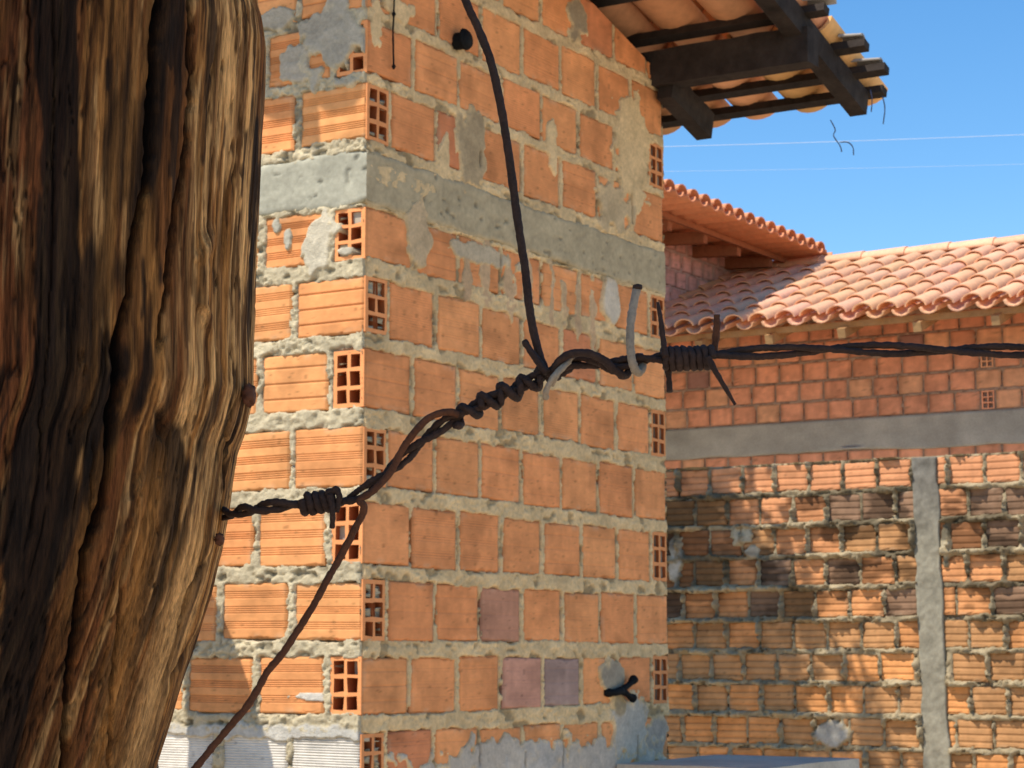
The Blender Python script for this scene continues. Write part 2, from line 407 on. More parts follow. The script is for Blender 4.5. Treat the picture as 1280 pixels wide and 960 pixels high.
patL = [PL(396,302,24,36,.006,(.64,.56,.41),1.8), PL(432,314,12,7,.006,(.6,.53,.4),1), PL(420,45,42,62,.008,(.44,.39,.3),1.4), PL(372,75,20,26,.006,(.44,.38,.29),1.8), PL(345,25,30,14,.006,(.46,.40,.3),1.5),
        PL(345,282,6,14,.004,(.5,.46,.36),1.2), PL(360,300,5,14,.004,(.5,.46,.36),1.2),
        PL(385,872,26,5,.0008,(.75,.68,.58),2.6), PL(330,915,200,10,.004,(.62,.58,.5),1.3), PL(300,470,9,60,.004,(.5,.44,.32),1.4)]
mL = mortar_sheet(frL, .006, LL, .0, groof(0)-.02, .0036, rL, .0030, .0048, patL, LBEI, seed=61, edge=.011, deep_end=99)
mortL = mL.build('mortar', M['mortar'], wallL)
# cast band running round the corner
def band(fr, A1, seed, col):
    st = .005; A, Zz = np.meshgrid(np.linspace(-.0045, A1, int(A1/st)), np.linspace(zb0, zb1, 28))
    n1 = fbm(A*18, Zz*30, seed, 3); n2 = fbm(A*80, Zz*90, seed+3, 3)
    e = np.minimum(Zz-zb0, zb1-Zz)
    pits = sst(fbm(A*38, Zz*60, seed+9, 3), .72, .82)
    h = .004+.0025*(n1-.5)+.002*(n2-.5)-.004*pits-.004*np.clip(1-e/.008, 0, 1)
    dz = (fbm(A*14, Zz*0, seed+5, 3)-.5)*.02*((Zz-zb0)/(zb1-zb0)-.5)*2
    C = np.array(col)*(.8+.4*n1)[..., None]*(.85+.3*n2)[..., None]*(1-.4*pits)[..., None]
    P = fr.P(A, Zz+dz, h); P = np.concatenate([P[:1]-fr.n*.05, P, P[-1:]-fr.n*.05]); C = np.concatenate([C[:1], C, C[-1:]])
    P = np.concatenate([P, P[:, -1:]-fr.n*.05], 1); C = np.concatenate([C, C[:, -1:]], 1)
    return P, C
mb = MB(); P, C = band(frR, LR, 5, (.47,.37,.22)); mb.grid(P, C, frR.flip); P, C = band(frL, LL, 9, (.40,.375,.28)); mb.grid(P, C, frL.flip)
bandO = mb.build('concrete_band', M['concrete'], house)
# solid core, back and end walls
mb = MB(); mb.box(corner+R_*.13-W_*.13, -W_*(LL-.2), R_*(LR-.26), Z_*(groof(0)-.06), (.4,.2,.1))
core = mb.build('wall_infill', M['core'], house, smooth=False)
gp = corner+R_*0+Z_*groof(0); gn = np.cross(W_, R_ - GS*Z_); gn = gn if gn[2] > 0 else -gn
for o in (wallR, mortR, wallL, mortL): cut_by_plane(o, gp, gn)
cut_by_plane(core, gp-Z_*.05, gn)
mb = MB(); mb.box(corner+R_*(LR-.002)-W_*LL, W_*(LL-.01), -R_*.05, Z_*(groof(LR)-.02)); mb.box(corner-W_*(LL+.002)+R_*.01, W_*.05, R_*(LR-.02), Z_*(groof(LR)-.03))
mb.build('back_wall', M['core'], house, smooth=False)
# roof timbers
def beam(o, L, wv, hv, jit=.0):
    """rough sawn timber as a lofted box with slight bow"""
    mb = MB(); n = 10; P = []
    cs = [(0,0),(1,0),(1,1),(0,1),(0,0)]
    for i in range(n+1):
        t = i/n; c = np.array(o)+L*t + Z_*jit*math.sin(t*3.1)*1.0
        P.append([c+wv*x*(1+random.uniform(-.03,.03))+hv*y*(1+random.uniform(-.03,.03)) for x, y in cs])
        P[-1][-1] = P[-1][0]
    P = np.array(P); c0 = P[:1].mean(1, keepdims=True).repeat(5, 1); c1 = P[-1:].mean(1, keepdims=True).repeat(5, 1)
    mb.grid(np.concatenate([c0, P, c1])); return mb
def RP(t, d, dz): return corner + R_*t + W_*d + Z_*(groof(t)+dz)
SL = R_-GS*Z_; SL = SL/np.linalg.norm(SL); UP = np.cross(W_, SL); UP = UP if UP[2] > 0 else -UP
roof_t0 = -.66; roof_t1 = 2.02
beam(corner+R_*(LR-.075)-W_*.3+Z_*(groof(LR)-.045), W_*.80, R_*.075, Z_*.105).build('purlin', M['wood'], house, smooth=False)
beam(corner+R_*(.55)-W_*.3+Z_*(groof(.6)-.03), W_*.80, R_*.075, Z_*.09).build('purlin', M['wood'], house, smooth=False)
beam(RP(roof_t0-.02, .43, .015), SL*(1.93-roof_t0)/SL[:2].dot(R_[:2]), W_*.055, UP*.075).build('rafter', M['wood'], house, smooth=False)
beam(RP(1.45, .012, -.10), SL*.27, W_*.05, UP*.085).build('rafter', M['wood'], house, smooth=False)
for d in (-.55, -1.15, -1.75, -2.35):
    beam(RP(roof_t0, d, .003), SL*2.3, W_*.055, UP*.07).build('rafter', M['wood'], house, smooth=False)
for d in (-.17,):
    beam(RP(roof_t0-.14, d, -.02), SL*.9, W_*.07, UP*.09).build('rafter', M['wood'], house, smooth=False)
for t in (-.6, -.38, -.15, .15, .42, .70, .98, 1.22, 1.45, 1.66, 1.80, 1.92):
    e = {1.22: .565, 1.45: .545, 1.66: .58, 1.80: .585, 1.92: .53}.get(t, .56)
    beam(RP(t, -2.9, .085), W_*(2.9+e), SL*.038, UP*.024, .004).build('batten', M['wood'], house, smooth=False)
TC = np.array([.84,.42,.19])
def tile(mb, o, along, side, up, L, r0, r1, cover, col, th=.011, k=8):
    """a half-barrel clay tile with thickness"""
    rows = []
    for (t, r) in ((0, r0), (1, r1)):
        ang = np.linspace(0, math.pi, k+1); sg = 1 if cover else -1
        outr = [np.array(o)+along*L*t+side*(math.cos(a)*r)+up*(sg*math.sin(a)*r*.72) for a in ang]
        inr = [np.array(o)+along*L*t+side*(math.cos(a)*(r-th))+up*(sg*math.sin(a)*(r-th)*.72) for a in ang]
        rows.append(outr+inr[::-1]+[outr[0]])
    P = np.array(rows); mb.grid(P, np.array(col))
    # end rims
    for e in (0, 1):
        a = P[e][:k+1]; b = P[e][k+1:2*k+2][::-1]; mb.grid(np.array([a, b]), np.array(col)*1.1)
mbT = MB(); sp = .172; d = -2.85
while d < .42:
    t = roof_t1-.42; j = 0
    while t > -.75:
        rnd = random.uniform; c = TC*rnd(.8,1.15)*np.array([1, rnd(.92,1.1), rnd(.85,1.15)])
        if d > .5: c = c*.6+np.array([.3,.28,.25])*.4
        tile(mbT, RP(t, d+rnd(-.008,.008), .150+rnd(-.004,.006)), SL+UP*.03, W_, UP, .46+ (rnd(-.01,.025) if j == 0 else 0), .082, .070, False, c, k=9)
        if d+sp/2 < .40: tile(mbT, RP(t-.04, d+sp/2+rnd(-.008,.008), .185), SL+UP*.03, W_, UP, .46, .07, .082, True, TC*rnd(.8,1.15), k=9)
        t -= .375; j += 1
    d += sp
mbT.build('roof_tiles', M['tile'], house)
for (t, l) in ((1.22, .05), (1.45, .09), (1.66, .07), (1.80, .09)):   # broken tile pieces left on the batten ends
    mb = MB(); tile(mb, RP(t+.02, .57-l, .122), W_-UP*.05, SL, UP, l, .024, .019, True, (.42,.38,.33), th=.007, k=5)
    mb.build('verge_tile', M['tile'], house)
# small fixtures on the gable wall
def small_tube(name, pts, r, m, parent=None, k=10, rough=.1, n=6):
    mb = MB(); tube(mb, smoothpath(pts, n), r, k, rough); return mb.build(name, m, parent)
a, zz = frR.loc(571, 52); p = frR.P(a, zz, .0)
o = empty('pipe_stub', tuple(p), 'short black round pipe stub sticking out of the shaded brick wall near the top', 'pipe')
mb = MB(); tube(mb, [p-W_*.04, p+W_*.0, p+W_*.035], .022, 14, .05); mb.build('pipe', M['pvc'], o)
mb = MB(); tube(mb, [p+W_*.02, p+W_*.026, p+W_*.032], [.02,.029,.025], 14, .2); mb.build('collar', M['pvc'], o)
a, zz = frR.loc(487, 0); b, z2 = frR.loc(487, 84)
pts = [frR.P(a+.002*math.sin(k*1.7), zz+.35+(z2-zz-.35)*k/12, .012) for k in range(13)]
mb = MB(); tube(mb, smoothpath(pts, 4), .0022, 6, .2)
for k in (7, 9, 12): q = pts[k]; tube(mb, [q+Z_*.007, q, q-Z_*.007], [.002,.0055,.002], 6)
tag(mb.build('hanging_cord', M['pvc']), 'thin dark knotted cord hanging down the shaded brick wall near its corner', 'cord')
def Wp(u, v, d): a, zz = frR.loc(u, v); return frR.P(a, zz, d)
tap = empty('wall_tap', tuple(Wp(775, 862, 0)), 'black forked tap fitting low on the shaded wall over a cement blob', 'tap')
mb = MB(); tube(mb, smoothpath([Wp(757,866,-.005), Wp(760,866,.014), Wp(770,863,.02)], 5), [.011]*11, 10, .3); mb.build('body', M['pvc'], tap)
mb = MB(); tube(mb, smoothpath([Wp(769,863,.02), Wp(777,856,.022), Wp(784,848,.024)], 5), [.009]*8+[.012,.013,.011], 10, .3); mb.build('lever', M['pvc'], tap)
mb = MB(); tube(mb, smoothpath([Wp(769,863,.02), Wp(777,869,.022), Wp(783,874,.024)], 5), [.009]*8+[.012,.013,.010], 10, .3); mb.build('spout', M['pvc'], tap)
# dangling threads under the eave
for k, pt in enumerate(([(1038,150),(1044,162),(1042,170),(1050,182),(1052,190)], [(1050,178),(1060,178),(1066,184),(1067,194)], [(1088,112),(1090,125),(1089,140)], [(1103,120),(1106,135),(1104,155)])):
    mb = MB(); tube(mb, smoothpath([at(u, v, 6.1) for u, v in pt], 5), .0018, 5, .4)
    tag(mb.build('thread', M['thread']), ['longest of the dark threads dangling below the timber eave', 'hooked dark thread dangling lowest below the timber eave','short faint thread hanging under the end of the roof timbers','faint thread hanging from the outermost tip of the eave'][k], 'thread', 'threads dangling from the eave')
# concrete tank slab against the wall
zt = Wp(748, 956, 0)[2]; tk = corner+R_*(1.18)+W_*.012; tk = np.array([tk[0], tk[1], 0])
tank = empty('concrete_wash_tank', tuple(tk), 'low pale concrete tank with a flat bluish top against the foot of the shaded wall', 'tank')
ledge_end = on_plane(1056, 950, [0, 0, zt], [0, 0, 1]); Lg = float(np.dot(ledge_end-tk, W_))
def slab(z0, z1, inset, name, col, m):
    n = 30; mb = MB(); S, T = np.meshgrid(np.linspace(inset, Lg-inset, n*3), np.linspace(inset, .62-inset, n))
    H = z1+.004*(fbm(S*8, T*8, 3)-.5)
    C = np.array(col)*(.8+.4*fbm(S*9, T*9, 8))[..., None]
    P = tk+S[..., None]*W_+T[..., None]*R_+0; P[..., 2] = H
    P = np.concatenate([P[:1]*[1,1,0]+[0,0,z0], P, P[-1:]*[1,1,0]+[0,0,z0]]); C = np.concatenate([C[:1], C, C[-1:]])
    a_ = P[:, :1]*[1,1,0]+[0,0,z0]; b_ = P[:, -1:]*[1,1,0]+[0,0,z0]
    mb.grid(np.concatenate([a_, P, b_], 1), np.concatenate([C[:, :1], C, C[:, -1:]], 1)); mb.build(name, m, tank, smooth=False)
slab(zt-.06, zt, 0, 'top_slab', (.50,.44,.34), M['concrete']); slab(0, zt-.062, .03, 'body', (.45,.38,.27), M['concrete'])
# ================================================================ BOUNDARY WALL
BY = 10.3; bO = at(1060, 760, BY); bO[2] = 0
frB = Frame(bO, W_, -R_)
bz_top = frB.loc(1060, 578)[1]; al = frB.loc(700, 700)[0]; ar = frB.loc(1280, 700)[0]+1.6
bw = empty('boundary_wall', tuple(bO), 'weathered sunlit brick yard wall with oozing mortar ledges and a concrete pillar', 'wall')
pc0 = frB.loc(1157, 600)[0]; pc1 = frB.loc(1171, 940)[0]; pz0 = frB.loc(1157, 600)[1]; pz1 = frB.loc(1171, 940)[1]
def pcen(zz): return pc0+(pc1-pc0)*(zz-pz0)/(pz1-pz0)
PWH = .058
mb = MB(); rB = []; zz = bz_top; i = 0
while zz > .05:
    z1 = zz; z0 = zz-.128; off = (i % 2)*.1+random.uniform(-.02,.02)
    x = al-off
    segs = []
    while x < ar:
        segs.append((x, x+.165)); x += .178
    pc = pcen((z0+z1)/2); out = []
    for (s0, s1) in segs:
        if s1 < pc-PWH or s0 > pc+PWH: out.append((s0, s1))
        elif s0 < pc-PWH-.03: out.append((s0, pc-PWH+.005))
        elif s1 > pc+PWH+.03: out.append((pc+PWH-.005, s1))
    for j, (s0, s1) in enumerate(out):
        rnd = random.Random(i*77+j); t = min(1, i/6)
        c = np.array([.78,.34,.155])*(1-t)+np.array([.76,.33,.115])*t
        c = c*rnd.uniform(.88,1.1)
        q = rnd.random()
        if 1 <= i <= 4 and q < .26: c = np.array([.33,.19,.11])*rnd.uniform(.7,1.1)
        elif q < .5 and i > 0: c = np.array([.56,.28,.115])
        w0 = rnd.uniform(-.004,.004)
        brick(mb, frB, s0, s1, z0+w0, z1+w0, c, da=.012, dz=.005, gd=.0024, style=3, wear=1.6, seed=i*77+j, tilt=rnd.uniform(-.02,.02), proud=rnd.uniform(-.006,.004))
        rB.append((s0, s1, z0+w0, z1+w0+(.012 if i == 0 else 0)))
    rB.append((pc-PWH-.004, pc+PWH+.004, z0-.02, z1+.02)); zz -= .1535; i += 1
for q_ in range(len(mb.C)):   # dark weathering on the upper courses, plus tree shade painted into the left part
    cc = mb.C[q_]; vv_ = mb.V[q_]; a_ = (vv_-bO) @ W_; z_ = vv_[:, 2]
    shade_lf_ = sst(-a_, .45, .8)  # left-hand mask for the painted tree shade
    wz = np.maximum(sst(fbm(a_*5, z_*11, 640, 4), .52, .62), shade_lf_*sst(fbm(a_*6, z_*9, 643, 3), .35, .5))*sst(z_, bz_top-1.05, bz_top-.5)*(1-sst(z_, bz_top-.16, bz_top-.10))
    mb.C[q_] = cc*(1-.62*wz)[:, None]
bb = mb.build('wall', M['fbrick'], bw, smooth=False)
def PB(u, v, ru, rv, th, col, rag=1.):
    a, q = frB.loc(u, v); a2, _ = frB.loc(u+ru, v); return (a, q, abs(a2-a), frB.loc(u, v-rv)[1]-q, th, col, rag)
patB = [PB(1038,918,26,18,.012,(.45,.42,.36)), PB(845,700,10,30,.012,(.5,.45,.36)), PB(1182,680,7,26,.01,(.48,.4,.26)), PB(925,668,14,14,.010,(.52,.46,.33)), PB(940,690,10,8,.01,(.5,.42,.3))]
ms = mortar_sheet(frB, al, ar, .0, bz_top+.012, .0085, rB, .000, .010, patB, (.44,.34,.20), seed=201, ledge=.040, edge=.010)
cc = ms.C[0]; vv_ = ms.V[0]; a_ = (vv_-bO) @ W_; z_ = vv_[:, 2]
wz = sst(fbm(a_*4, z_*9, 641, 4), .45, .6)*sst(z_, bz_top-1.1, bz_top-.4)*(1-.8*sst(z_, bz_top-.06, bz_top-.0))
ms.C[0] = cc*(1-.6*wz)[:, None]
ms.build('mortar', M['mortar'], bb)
# core of wall
mb = MB(); mb.box(bO+W_*al+R_*.02, W_*(ar-al), R_*.1, Z_*(bz_top-.01)); mb.build('wall_infill', M['core'], bw, smooth=False)
# pillar
st = .009; Zs = np.linspace(0, bz_top+.006, 240); Xs = np.linspace(-PWH-.004, PWH+.004, 16)
X, Zg = np.meshgrid(Xs, Zs); n1 = fbm(X*20, Zg*20, 300, 3); n2 = fbm(X*70, Zg*70, 301, 3)
Xw = X*(1+.25*(vn(Zg*12, Zg*0+np.sign(X)*4, 302)-.5)) + pcen(Zg)
H = .010+.007*(n1-.5)+.009*(n2-.5)
Cc = (np.array([.30,.265,.19])*(1-sst(Zg, bz_top-.5, bz_top-.05))[..., None]+np.array([.19,.17,.135])*sst(Zg, bz_top-.5, bz_top-.05)[..., None])*(.7+.6*n1)[..., None]*(.8+.4*n2)[..., None]
P = frB.P(Xw, Zg, H); P = np.concatenate([P[:, :1]-frB.n*.04, P, P[:, -1:]-frB.n*.04], 1); Cc = np.concatenate([Cc[:, :1], Cc, Cc[:, -1:]], 1)
P = np.concatenate([P, P[-1:]-frB.n*.04]); Cc = np.concatenate([Cc, Cc[-1:]])
mb = MB(); mb.grid(P, Cc, frB.flip); mb.build('pillar', M['concrete'], bw)
# ================================================================ FAR HOUSE
FY = 16.0; fO = at(1060, 480, FY); fO[2] = 0
frF = Frame(fO, W_, -R_)
fh = empty('tiled_house', tuple(fO), 'low brick house with a sunlit orange barrel-tile roof behind the yard wall', 'house')
fb1 = frF.loc(1060, 524)[1]; fb0 = frF.loc(1060, 562)[1]
ez = at(1060, 411, FY-.68*.8526)[2]   # eave height
fl = frF.loc(760, 480)[0]; frr = frF.loc(1280, 480)[0]+2.2
mb = MB(); rF = []
zlist = []; zz = fb1+.012
while zz < ez+.15: zlist.append((zz, zz+.135)); zz += .153
zz = fb0-.012
while zz > .0: zlist.append((zz-.135, zz)); zz -= .153
hu = frF.loc(1227, 500)[0]
for i, (z0, z1) in enumerate(zlist):
    x = fl-(i % 2)*.1-random.uniform(0,.04)
    if i in (0, 2): x = hu-.09-.2*((hu-fl)//.2+1)+.09
    while x < frr:
        c = np.array([.80,.32,.16])*random.uniform(.88,1.08); q = random.random()
        if q < .08: c = np.array([.4,.19,.13])
        elif q < .25: c = np.array([.80,.37,.18])
        if i in (0, 2) and abs(x-(hu-0)) < .06:
            header(mb, frF, x, x+.095, z0, z1, c, seed=i); rF.append((x, x+.095, z0, z1)); x += .11; continue
        brick(mb, frF, x, x+.186, z0, z1, c, da=.03, dz=.012, gd=.001, style=1, wear=.5, seed=i*50+int(x*5), proud=.002)
        rF.append((x, x+.186, z0, z1)); x += .2
rF.append((fl-1, frr+1, fb0, fb1))
fw = mb.build('wall', M['fbrick'], fh, smooth=False)
mortar_sheet(frF, fl, frr, 0, ez+.3, .016, rF, .003, .003, [], (.44,.27,.17), seed=401, edge=.010).build('mortar', M['mortar'], fw)
mb = MB(); X, Zg = np.meshgrid(np.linspace(fl, frr, 200), np.linspace(fb0-.02, fb1, 14)); n1 = fbm(X*5, Zg*9, 410, 4)
wav = (fbm(X*2.2, Zg*0, 411, 3)-.5)*.06*(Zg < fb0)
Cc = np.array([.42,.36,.27])*(.75+.5*n1)[..., None]; P = frF.P(X, Zg+wav, .012+.01*(n1-.5)); P = np.concatenate([P[:1]-frF.n*.03, P, P[-1:]-frF.n*.03]); Cc = np.concatenate([Cc[:1], Cc, Cc[-1:]])
mb.grid(P, Cc, frF.flip); mb.build('concrete_band', M['concrete'], fh)
RS = .36; OV = .68
def FP(a, s, dz): return frF.P(a, ez+RS*s+dz, OV-s)   # s metres back from the eave
q0 = on_plane(1160, 313, FP(0, 0, .12), np.cross(W_, R_+RS*Z_)); RD = OV+float(np.dot(q0-frF.O, R_))
mb = MB(); mb.box(frF.P(fl, 0, -.05), W_*(frr-fl), R_*.1, Z_*(ez+.1)); mb.box(frF.P(fl, 0, -4.6), W_*(frr-fl), R_*.1, Z_*(ez+.1)); mb.box(frF.P(frr-.1, 0, -.1), W_*.1, R_*4.5, Z_*(ez+.3)); mb.build('wall_infill', M['core'], fh, smooth=False)
SLf = -R_-RS*Z_; SLf /= np.linalg.norm(SLf); UPf = np.cross(W_, SLf); UPf = UPf if UPf[2] > 0 else -UPf
mbT = MB(); a = fl; tsp = .206
TF = np.array([.84,.46,.265])
while a < frr+.3:
    s = .36; j = 0
    while s < RD+.2:
        c = TF*random.uniform(.92,1.06)*np.array([1, random.uniform(.96,1.05), random.uniform(.9,1.08)])
        jx = random.uniform(-.006,.006)
        tile(mbT, FP(a+jx, s+.06, .08), SLf+UPf*.04, W_, UPf, .43+random.uniform(-.01,.02)*(j == 0), .072, .084, True, c, th=.012, k=7)
        tile(mbT, FP(a+tsp/2+jx, s+.03, .075), SLf+UPf*.03, W_, UPf, .43, .08, .07, False, c*.97, th=.012, k=6)
        s += .37; j += 1
    a += tsp
# ridge caps
a = fl
while a < frr+.3:
    tile(mbT, FP(a, RD-.02, .085), W_, R_, Z_, .44, .11, .125, True, TF*random.uniform(.95,1.1), k=7); a += .38
# far slope
P = np.array([[FP(fl, RD, .09), FP(frr+.3, RD, .09)], [FP(fl, RD, .09)+R_*2.9-Z_*RS*2.9, FP(frr+.3, RD, .09)+R_*2.9-Z_*RS*2.9]]); mbT.grid(P, TF)
mbT.build('roof_tiles', M['tile'], fh)
beam(FP(fl, .12, -.035), W_*(frr-fl+.2), R_*.03, Z_*.045).build('fascia', M['palewood'], fh, smooth=False)
x = frF.loc(995, 430)[0]
stp = frF.loc(1180, 430)[0]-frF.loc(1088, 430)[0]
x = frF.loc(1088, 430)[0]-4*stp
while x < frr:
    beam(FP(x, .06, -.10), -SLf*.9, W_*.06, UPf*.07).build('rafter', M['palewood'], fh, smooth=False); x += stp
# ------------------------------------------------ taller wing on the left
q = on_plane(903, 352, FP(0, 0, .1), UPf)
frW = Frame(np.array([q[0], q[1], 0]), R_, W_)
OW = .75
pe0 = on_plane(835, 250, frW.O+W_*OW, W_); pe1 = on_plane(1028, 327, frW.O+W_*OW, W_)
pw = on_plane(835, 297, frW.O, W_)
we = float((pe0[2]+pe1[2])/2); WS = (pw[2]-we)/OW; ta = float(np.dot(pe0-frW.O, R_)); tb = float(np.dot(pe1-frW.O, R_))
wing = empty('tall_brick_wing', (frW.O[0], frW.O[1], 0), 'taller pink brick block whose tiled eave shades the lower roof beside it', 'building')
t0 = ta-4; t1 = tb
mb = MB(); rW = []; zz = ez+.02; i = 0
while zz < we+WS*OW:
    x = t0-(i % 2)*.1
    while x < t1-.25:
        c = np.array([.78,.42,.33])*random.uniform(.85,1.1)
        brick(mb, frW, x, x+.186, zz, zz+.132, c, da=.04, dz=.016, gd=.001, style=1, wear=.5, seed=i*50+int(x*5)); rW.append((x, x+.186, zz, zz+.132)); x += .2
    zz += .15; i += 1
ww = mb.build('wall', M['fbrick'], wing, smooth=False)
mortar_sheet(frW, t0, t1-.05, ez+.02, we+WS*OW+.05, .03, rW, .003, .003, [], (.6,.4,.32), seed=501, edge=.012).build('mortar', M['mortar'], ww)
def WP(t, s, dz): return frW.P(t, we+WS*s+dz, OW-s)
mb = MB(); mb.box(frW.O+Z_*(ez+.03)+R_*t0-W_*.05-W_*3, W_*3, R_*(t1-.08-t0), Z_*(we+.05-ez)); mb.build('wall_infill', M['core'], wing, smooth=False)
SLw = W_-WS*Z_; SLw /= np.linalg.norm(SLw); UPw = np.cross(R_, SLw); UPw = UPw if UPw[2] > 0 else -UPw
mbT = MB(); t = t0; TW = np.array([.74,.30,.14])
while t < t1+.05:
    s = .36; 
    while s < 3.2 and WS > -5:
        c = TW*random.uniform(.85,1.1)
        if s < .4: c = TW*random.uniform(.95,1.1)
        tile(mbT, WP(t, s+.05, .085), SLw+UPw*.04, R_, UPw, .43, .07, .082, True, c, k=6)
        tile(mbT, WP(t+.1, s+.02, .08), SLw+UPw*.03, R_, UPw, .43, .078, .07, False, c, k=6)
        s += .37
    t += .2
mbT.build('roof_tiles', M['tile'], wing)
M['wingwood'] = mat('reddish_timber', (.34,.13,.06), .85, .2, 30, .3, .3, 100, .002)
beam(WP(t0, .30, -.02), R_*(t1-t0), -W_*.03, Z_*.045).build('fascia', M['wingwood'], wing, smooth=False)
beam(WP(t0, .64, .0), R_*(t1-t0), -W_*.05, Z_*.035).build('batten', M['wingwood'], wing, smooth=False)
t = t1-.35
while t > t0:
    beam(WP(t, .34, -.09), -SLw*1.2, R_*.07, UPw*.09).build('rafter', M['wingwood'], wing, smooth=False); t -= .62
# ================================================================ VAPOUR TRAILS BUILT AS THIN TUBES
for k, (v0, v1, r) in enumerate(((181, 166, .0045), (212, 203, .002))):
    pts = [at(u, v0+(v1-v0)*(u-835)/445+3*math.sin((u-600)/900*3.1), 34) for u in (300, 600, 835, 1000, 1150, 1280, 1500, 1900)]
    tag(small_tube('overhead_cable', pts, r, M['cable'], k=6, rough=0), ['thicker pale cable crossing the blue sky below the timber eave', 'fainter lower pale cable crossing the blue sky'][k], 'cable', 'pale cables across the sky')
# ================================================================ POST
PD = .74
edge_v = [-900, -300, -60, 0, 20, 50, 100, 180, 250, 350, 430, 490, 530, 560, 620, 680, 740, 790, 850, 900, 960, 1100, 1500, 2600, 5200]
edge_u = [330, 322, 320, 321, 327, 330, 327, 322, 318, 313, 312, 313, 304, 293, 284, 275, 260, 244, 224, 210, 191, 150, 60, -80, -220]
PRAD = .082
vv = np.concatenate([np.linspace(-900, -60, 60), np.linspace(-55, 1015, 860), np.linspace(1030, 5500, 90)])
eu = np.interp(vv, edge_v, edge_u)
# smooth the profile slightly
kk = np.ones(9)/9; eu = np.convolve(np.pad(eu, 4, mode='edge'), kk, 'valid')
cen = []
for v, u in zip(vv, eu):
    p = at(u, v, PD); cen.append(p-np.array([PRAD*1.012, -PRAD*.1, 0]))
cen = np.array(cen)
zlow = cen[:, 2]; cen = cen[zlow > -.1]; vvv = vv[zlow > -.1]
NA = 1000
# dense angular sampling on the camera side
th = np.linspace(-math.pi, math.pi, NA+1)
th = th - .55*np.sin(th+math.pi/2+.5)*0  # uniform
TT, ZZ = np.meshgrid(th, cen[:, 2]); VV = np.meshgrid(th, vvv)[1]
# theta measured from +x; the camera side is -y (theta = -pi/2)
S = TT*PRAD
def pn(fs, fz, s, o=4):   # noise periodic round the trunk
    return fbm(np.cos(TT)*fs*PRAD+50+.35*np.sin(TT)*fs*PRAD, ZZ*fz+np.sin(TT)*fs*PRAD*.94+20, s, o)
def pg(fs, fz, s, o=4):   # grain noise: fine across, long along; seam at the back of the trunk
    warp = .0012*(vn(S*12, ZZ*7, s+90)-.5)
    return fbm((S+warp)*fs, ZZ*fz, s, o)
g1 = pg(110, 7, 1); g2 = pg(420, 22, 2, 3); g3 = pg(45, 4, 3); g4 = pg(900, 30, 4, 2); lumps = pn(22, 9, 5, 3)
g5 = pg(650, 45, 6, 3)
rad = PRAD*(1+.03*(lumps-.5)) + .0008*(g3-.5) + .0007*(g1-.5) + .0008*(g2-.5) + .0010*(g4-.5) + .0010*(g5-.5)
# screen position of each surface point (only used to lay the big cracks along the trunk where they run)
X0 = cen[:, None, 0]+np.cos(TT)*PRAD; Y0 = cen[:, None, 1]+np.sin(TT)*PRAD
UU = 640+F*(X0/(Y0*CT+(ZZ-EYE)*ST))
front = np.sin(TT) < .15
def crack(pts, w, depth, seed):
    v = [p[1] for p in pts]; u = [p[0] for p in pts]
    c = np.interp(VV, v, u) + 7*(vn(VV*.02, VV*0, seed)-.5)+3*(vn(VV*.09, VV*0, seed+1)-.5)
    ww = w*(.7+.7*vn(VV*.015, VV*0, seed+2))
    ok = front & (VV > v[0]-5) & (VV < v[-1]+5)
    ok = ok*sst(VV, v[0]-5, v[0]+35)*(1-sst(VV, v[-1]-40, v[-1]+5))
    return np.exp(-((UU-c)/ww)**2)*ok*depth, np.exp(-((UU-c)/(ww*1.15))**4)*ok
dark = np.zeros_like(TT)
for (pts, w, dp, sd) in (([(206,-60),(200,60),(192,200),(180,280),(163,340),(152,440),(140,540),(128,640),(108,700),(98,800),(86,880),(80,1010)], 4.2, .009, 11),
                         ([(250,-60),(244,0),(241,110),(232,220),(216,320),(200,430),(196,470)], 3.0, .006, 22),
                         ([(212,-60),(216,0),(208,26)], 6, .005, 25),
                         ([(36,-60),(35,60),(34,190)], 2, .003, 33),
                         ([(245,790),(222,840),(215,860)], 3, .004, 44), ([(262,690),(240,740),(225,800)], 2.2, .003, 45), ([(296,500),(288,560),(282,610)], 2, .003, 46), ([(200,520),(203,550),(207,575)], 5, .004, 47),
                         ([(120,560),(112,700),(100,800)], 1.6, .002, 48), ([(170,640),(150,760),(140,900),(128,1010)], 1.8, .0025, 49), ([(60,-60),(70,300),(40,700)], 1.4, .002, 50)):
    a, b = crack(pts, w, dp, sd); rad = rad-a; dark = np.maximum(dark, b*(dp/.006 if dp < .006 else 1))
# raised splinters
for (pts, w, dp, sd) in (([(268,300),(252,350),(250,400),(262,440)], 6, .003, 61), ([(150,700),(160,640),(180,600)][::-1], 4, .003, 62), ([(190,560),(215,535),(225,530)][::-1], 3, .003, 63)):
    pts = sorted(pts, key=lambda p: p[1]); a, b = crack(pts, w, -dp, sd); rad = rad-a
# albedo
blk = np.array([.020,.014,.010]); brn = np.array([.185,.088,.032]); tan = np.array([.36,.205,.072]); pal = np.array([.62,.44,.22]); red = np.array([.22,.085,.036])
def mix(c, k, m): return c*(1-m[..., None])+k*m[..., None]
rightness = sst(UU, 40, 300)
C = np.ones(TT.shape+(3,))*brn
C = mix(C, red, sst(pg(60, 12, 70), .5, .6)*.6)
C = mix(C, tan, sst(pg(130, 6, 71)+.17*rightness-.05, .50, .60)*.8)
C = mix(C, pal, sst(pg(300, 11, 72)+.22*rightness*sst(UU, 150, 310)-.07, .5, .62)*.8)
C = mix(C, brn*.6, sst(pg(420, 16, 73), .55, .60)*.7)
C = mix(C, brn*.35, sst(pg(700, 36, 77, 3), .60, .65)*.75)
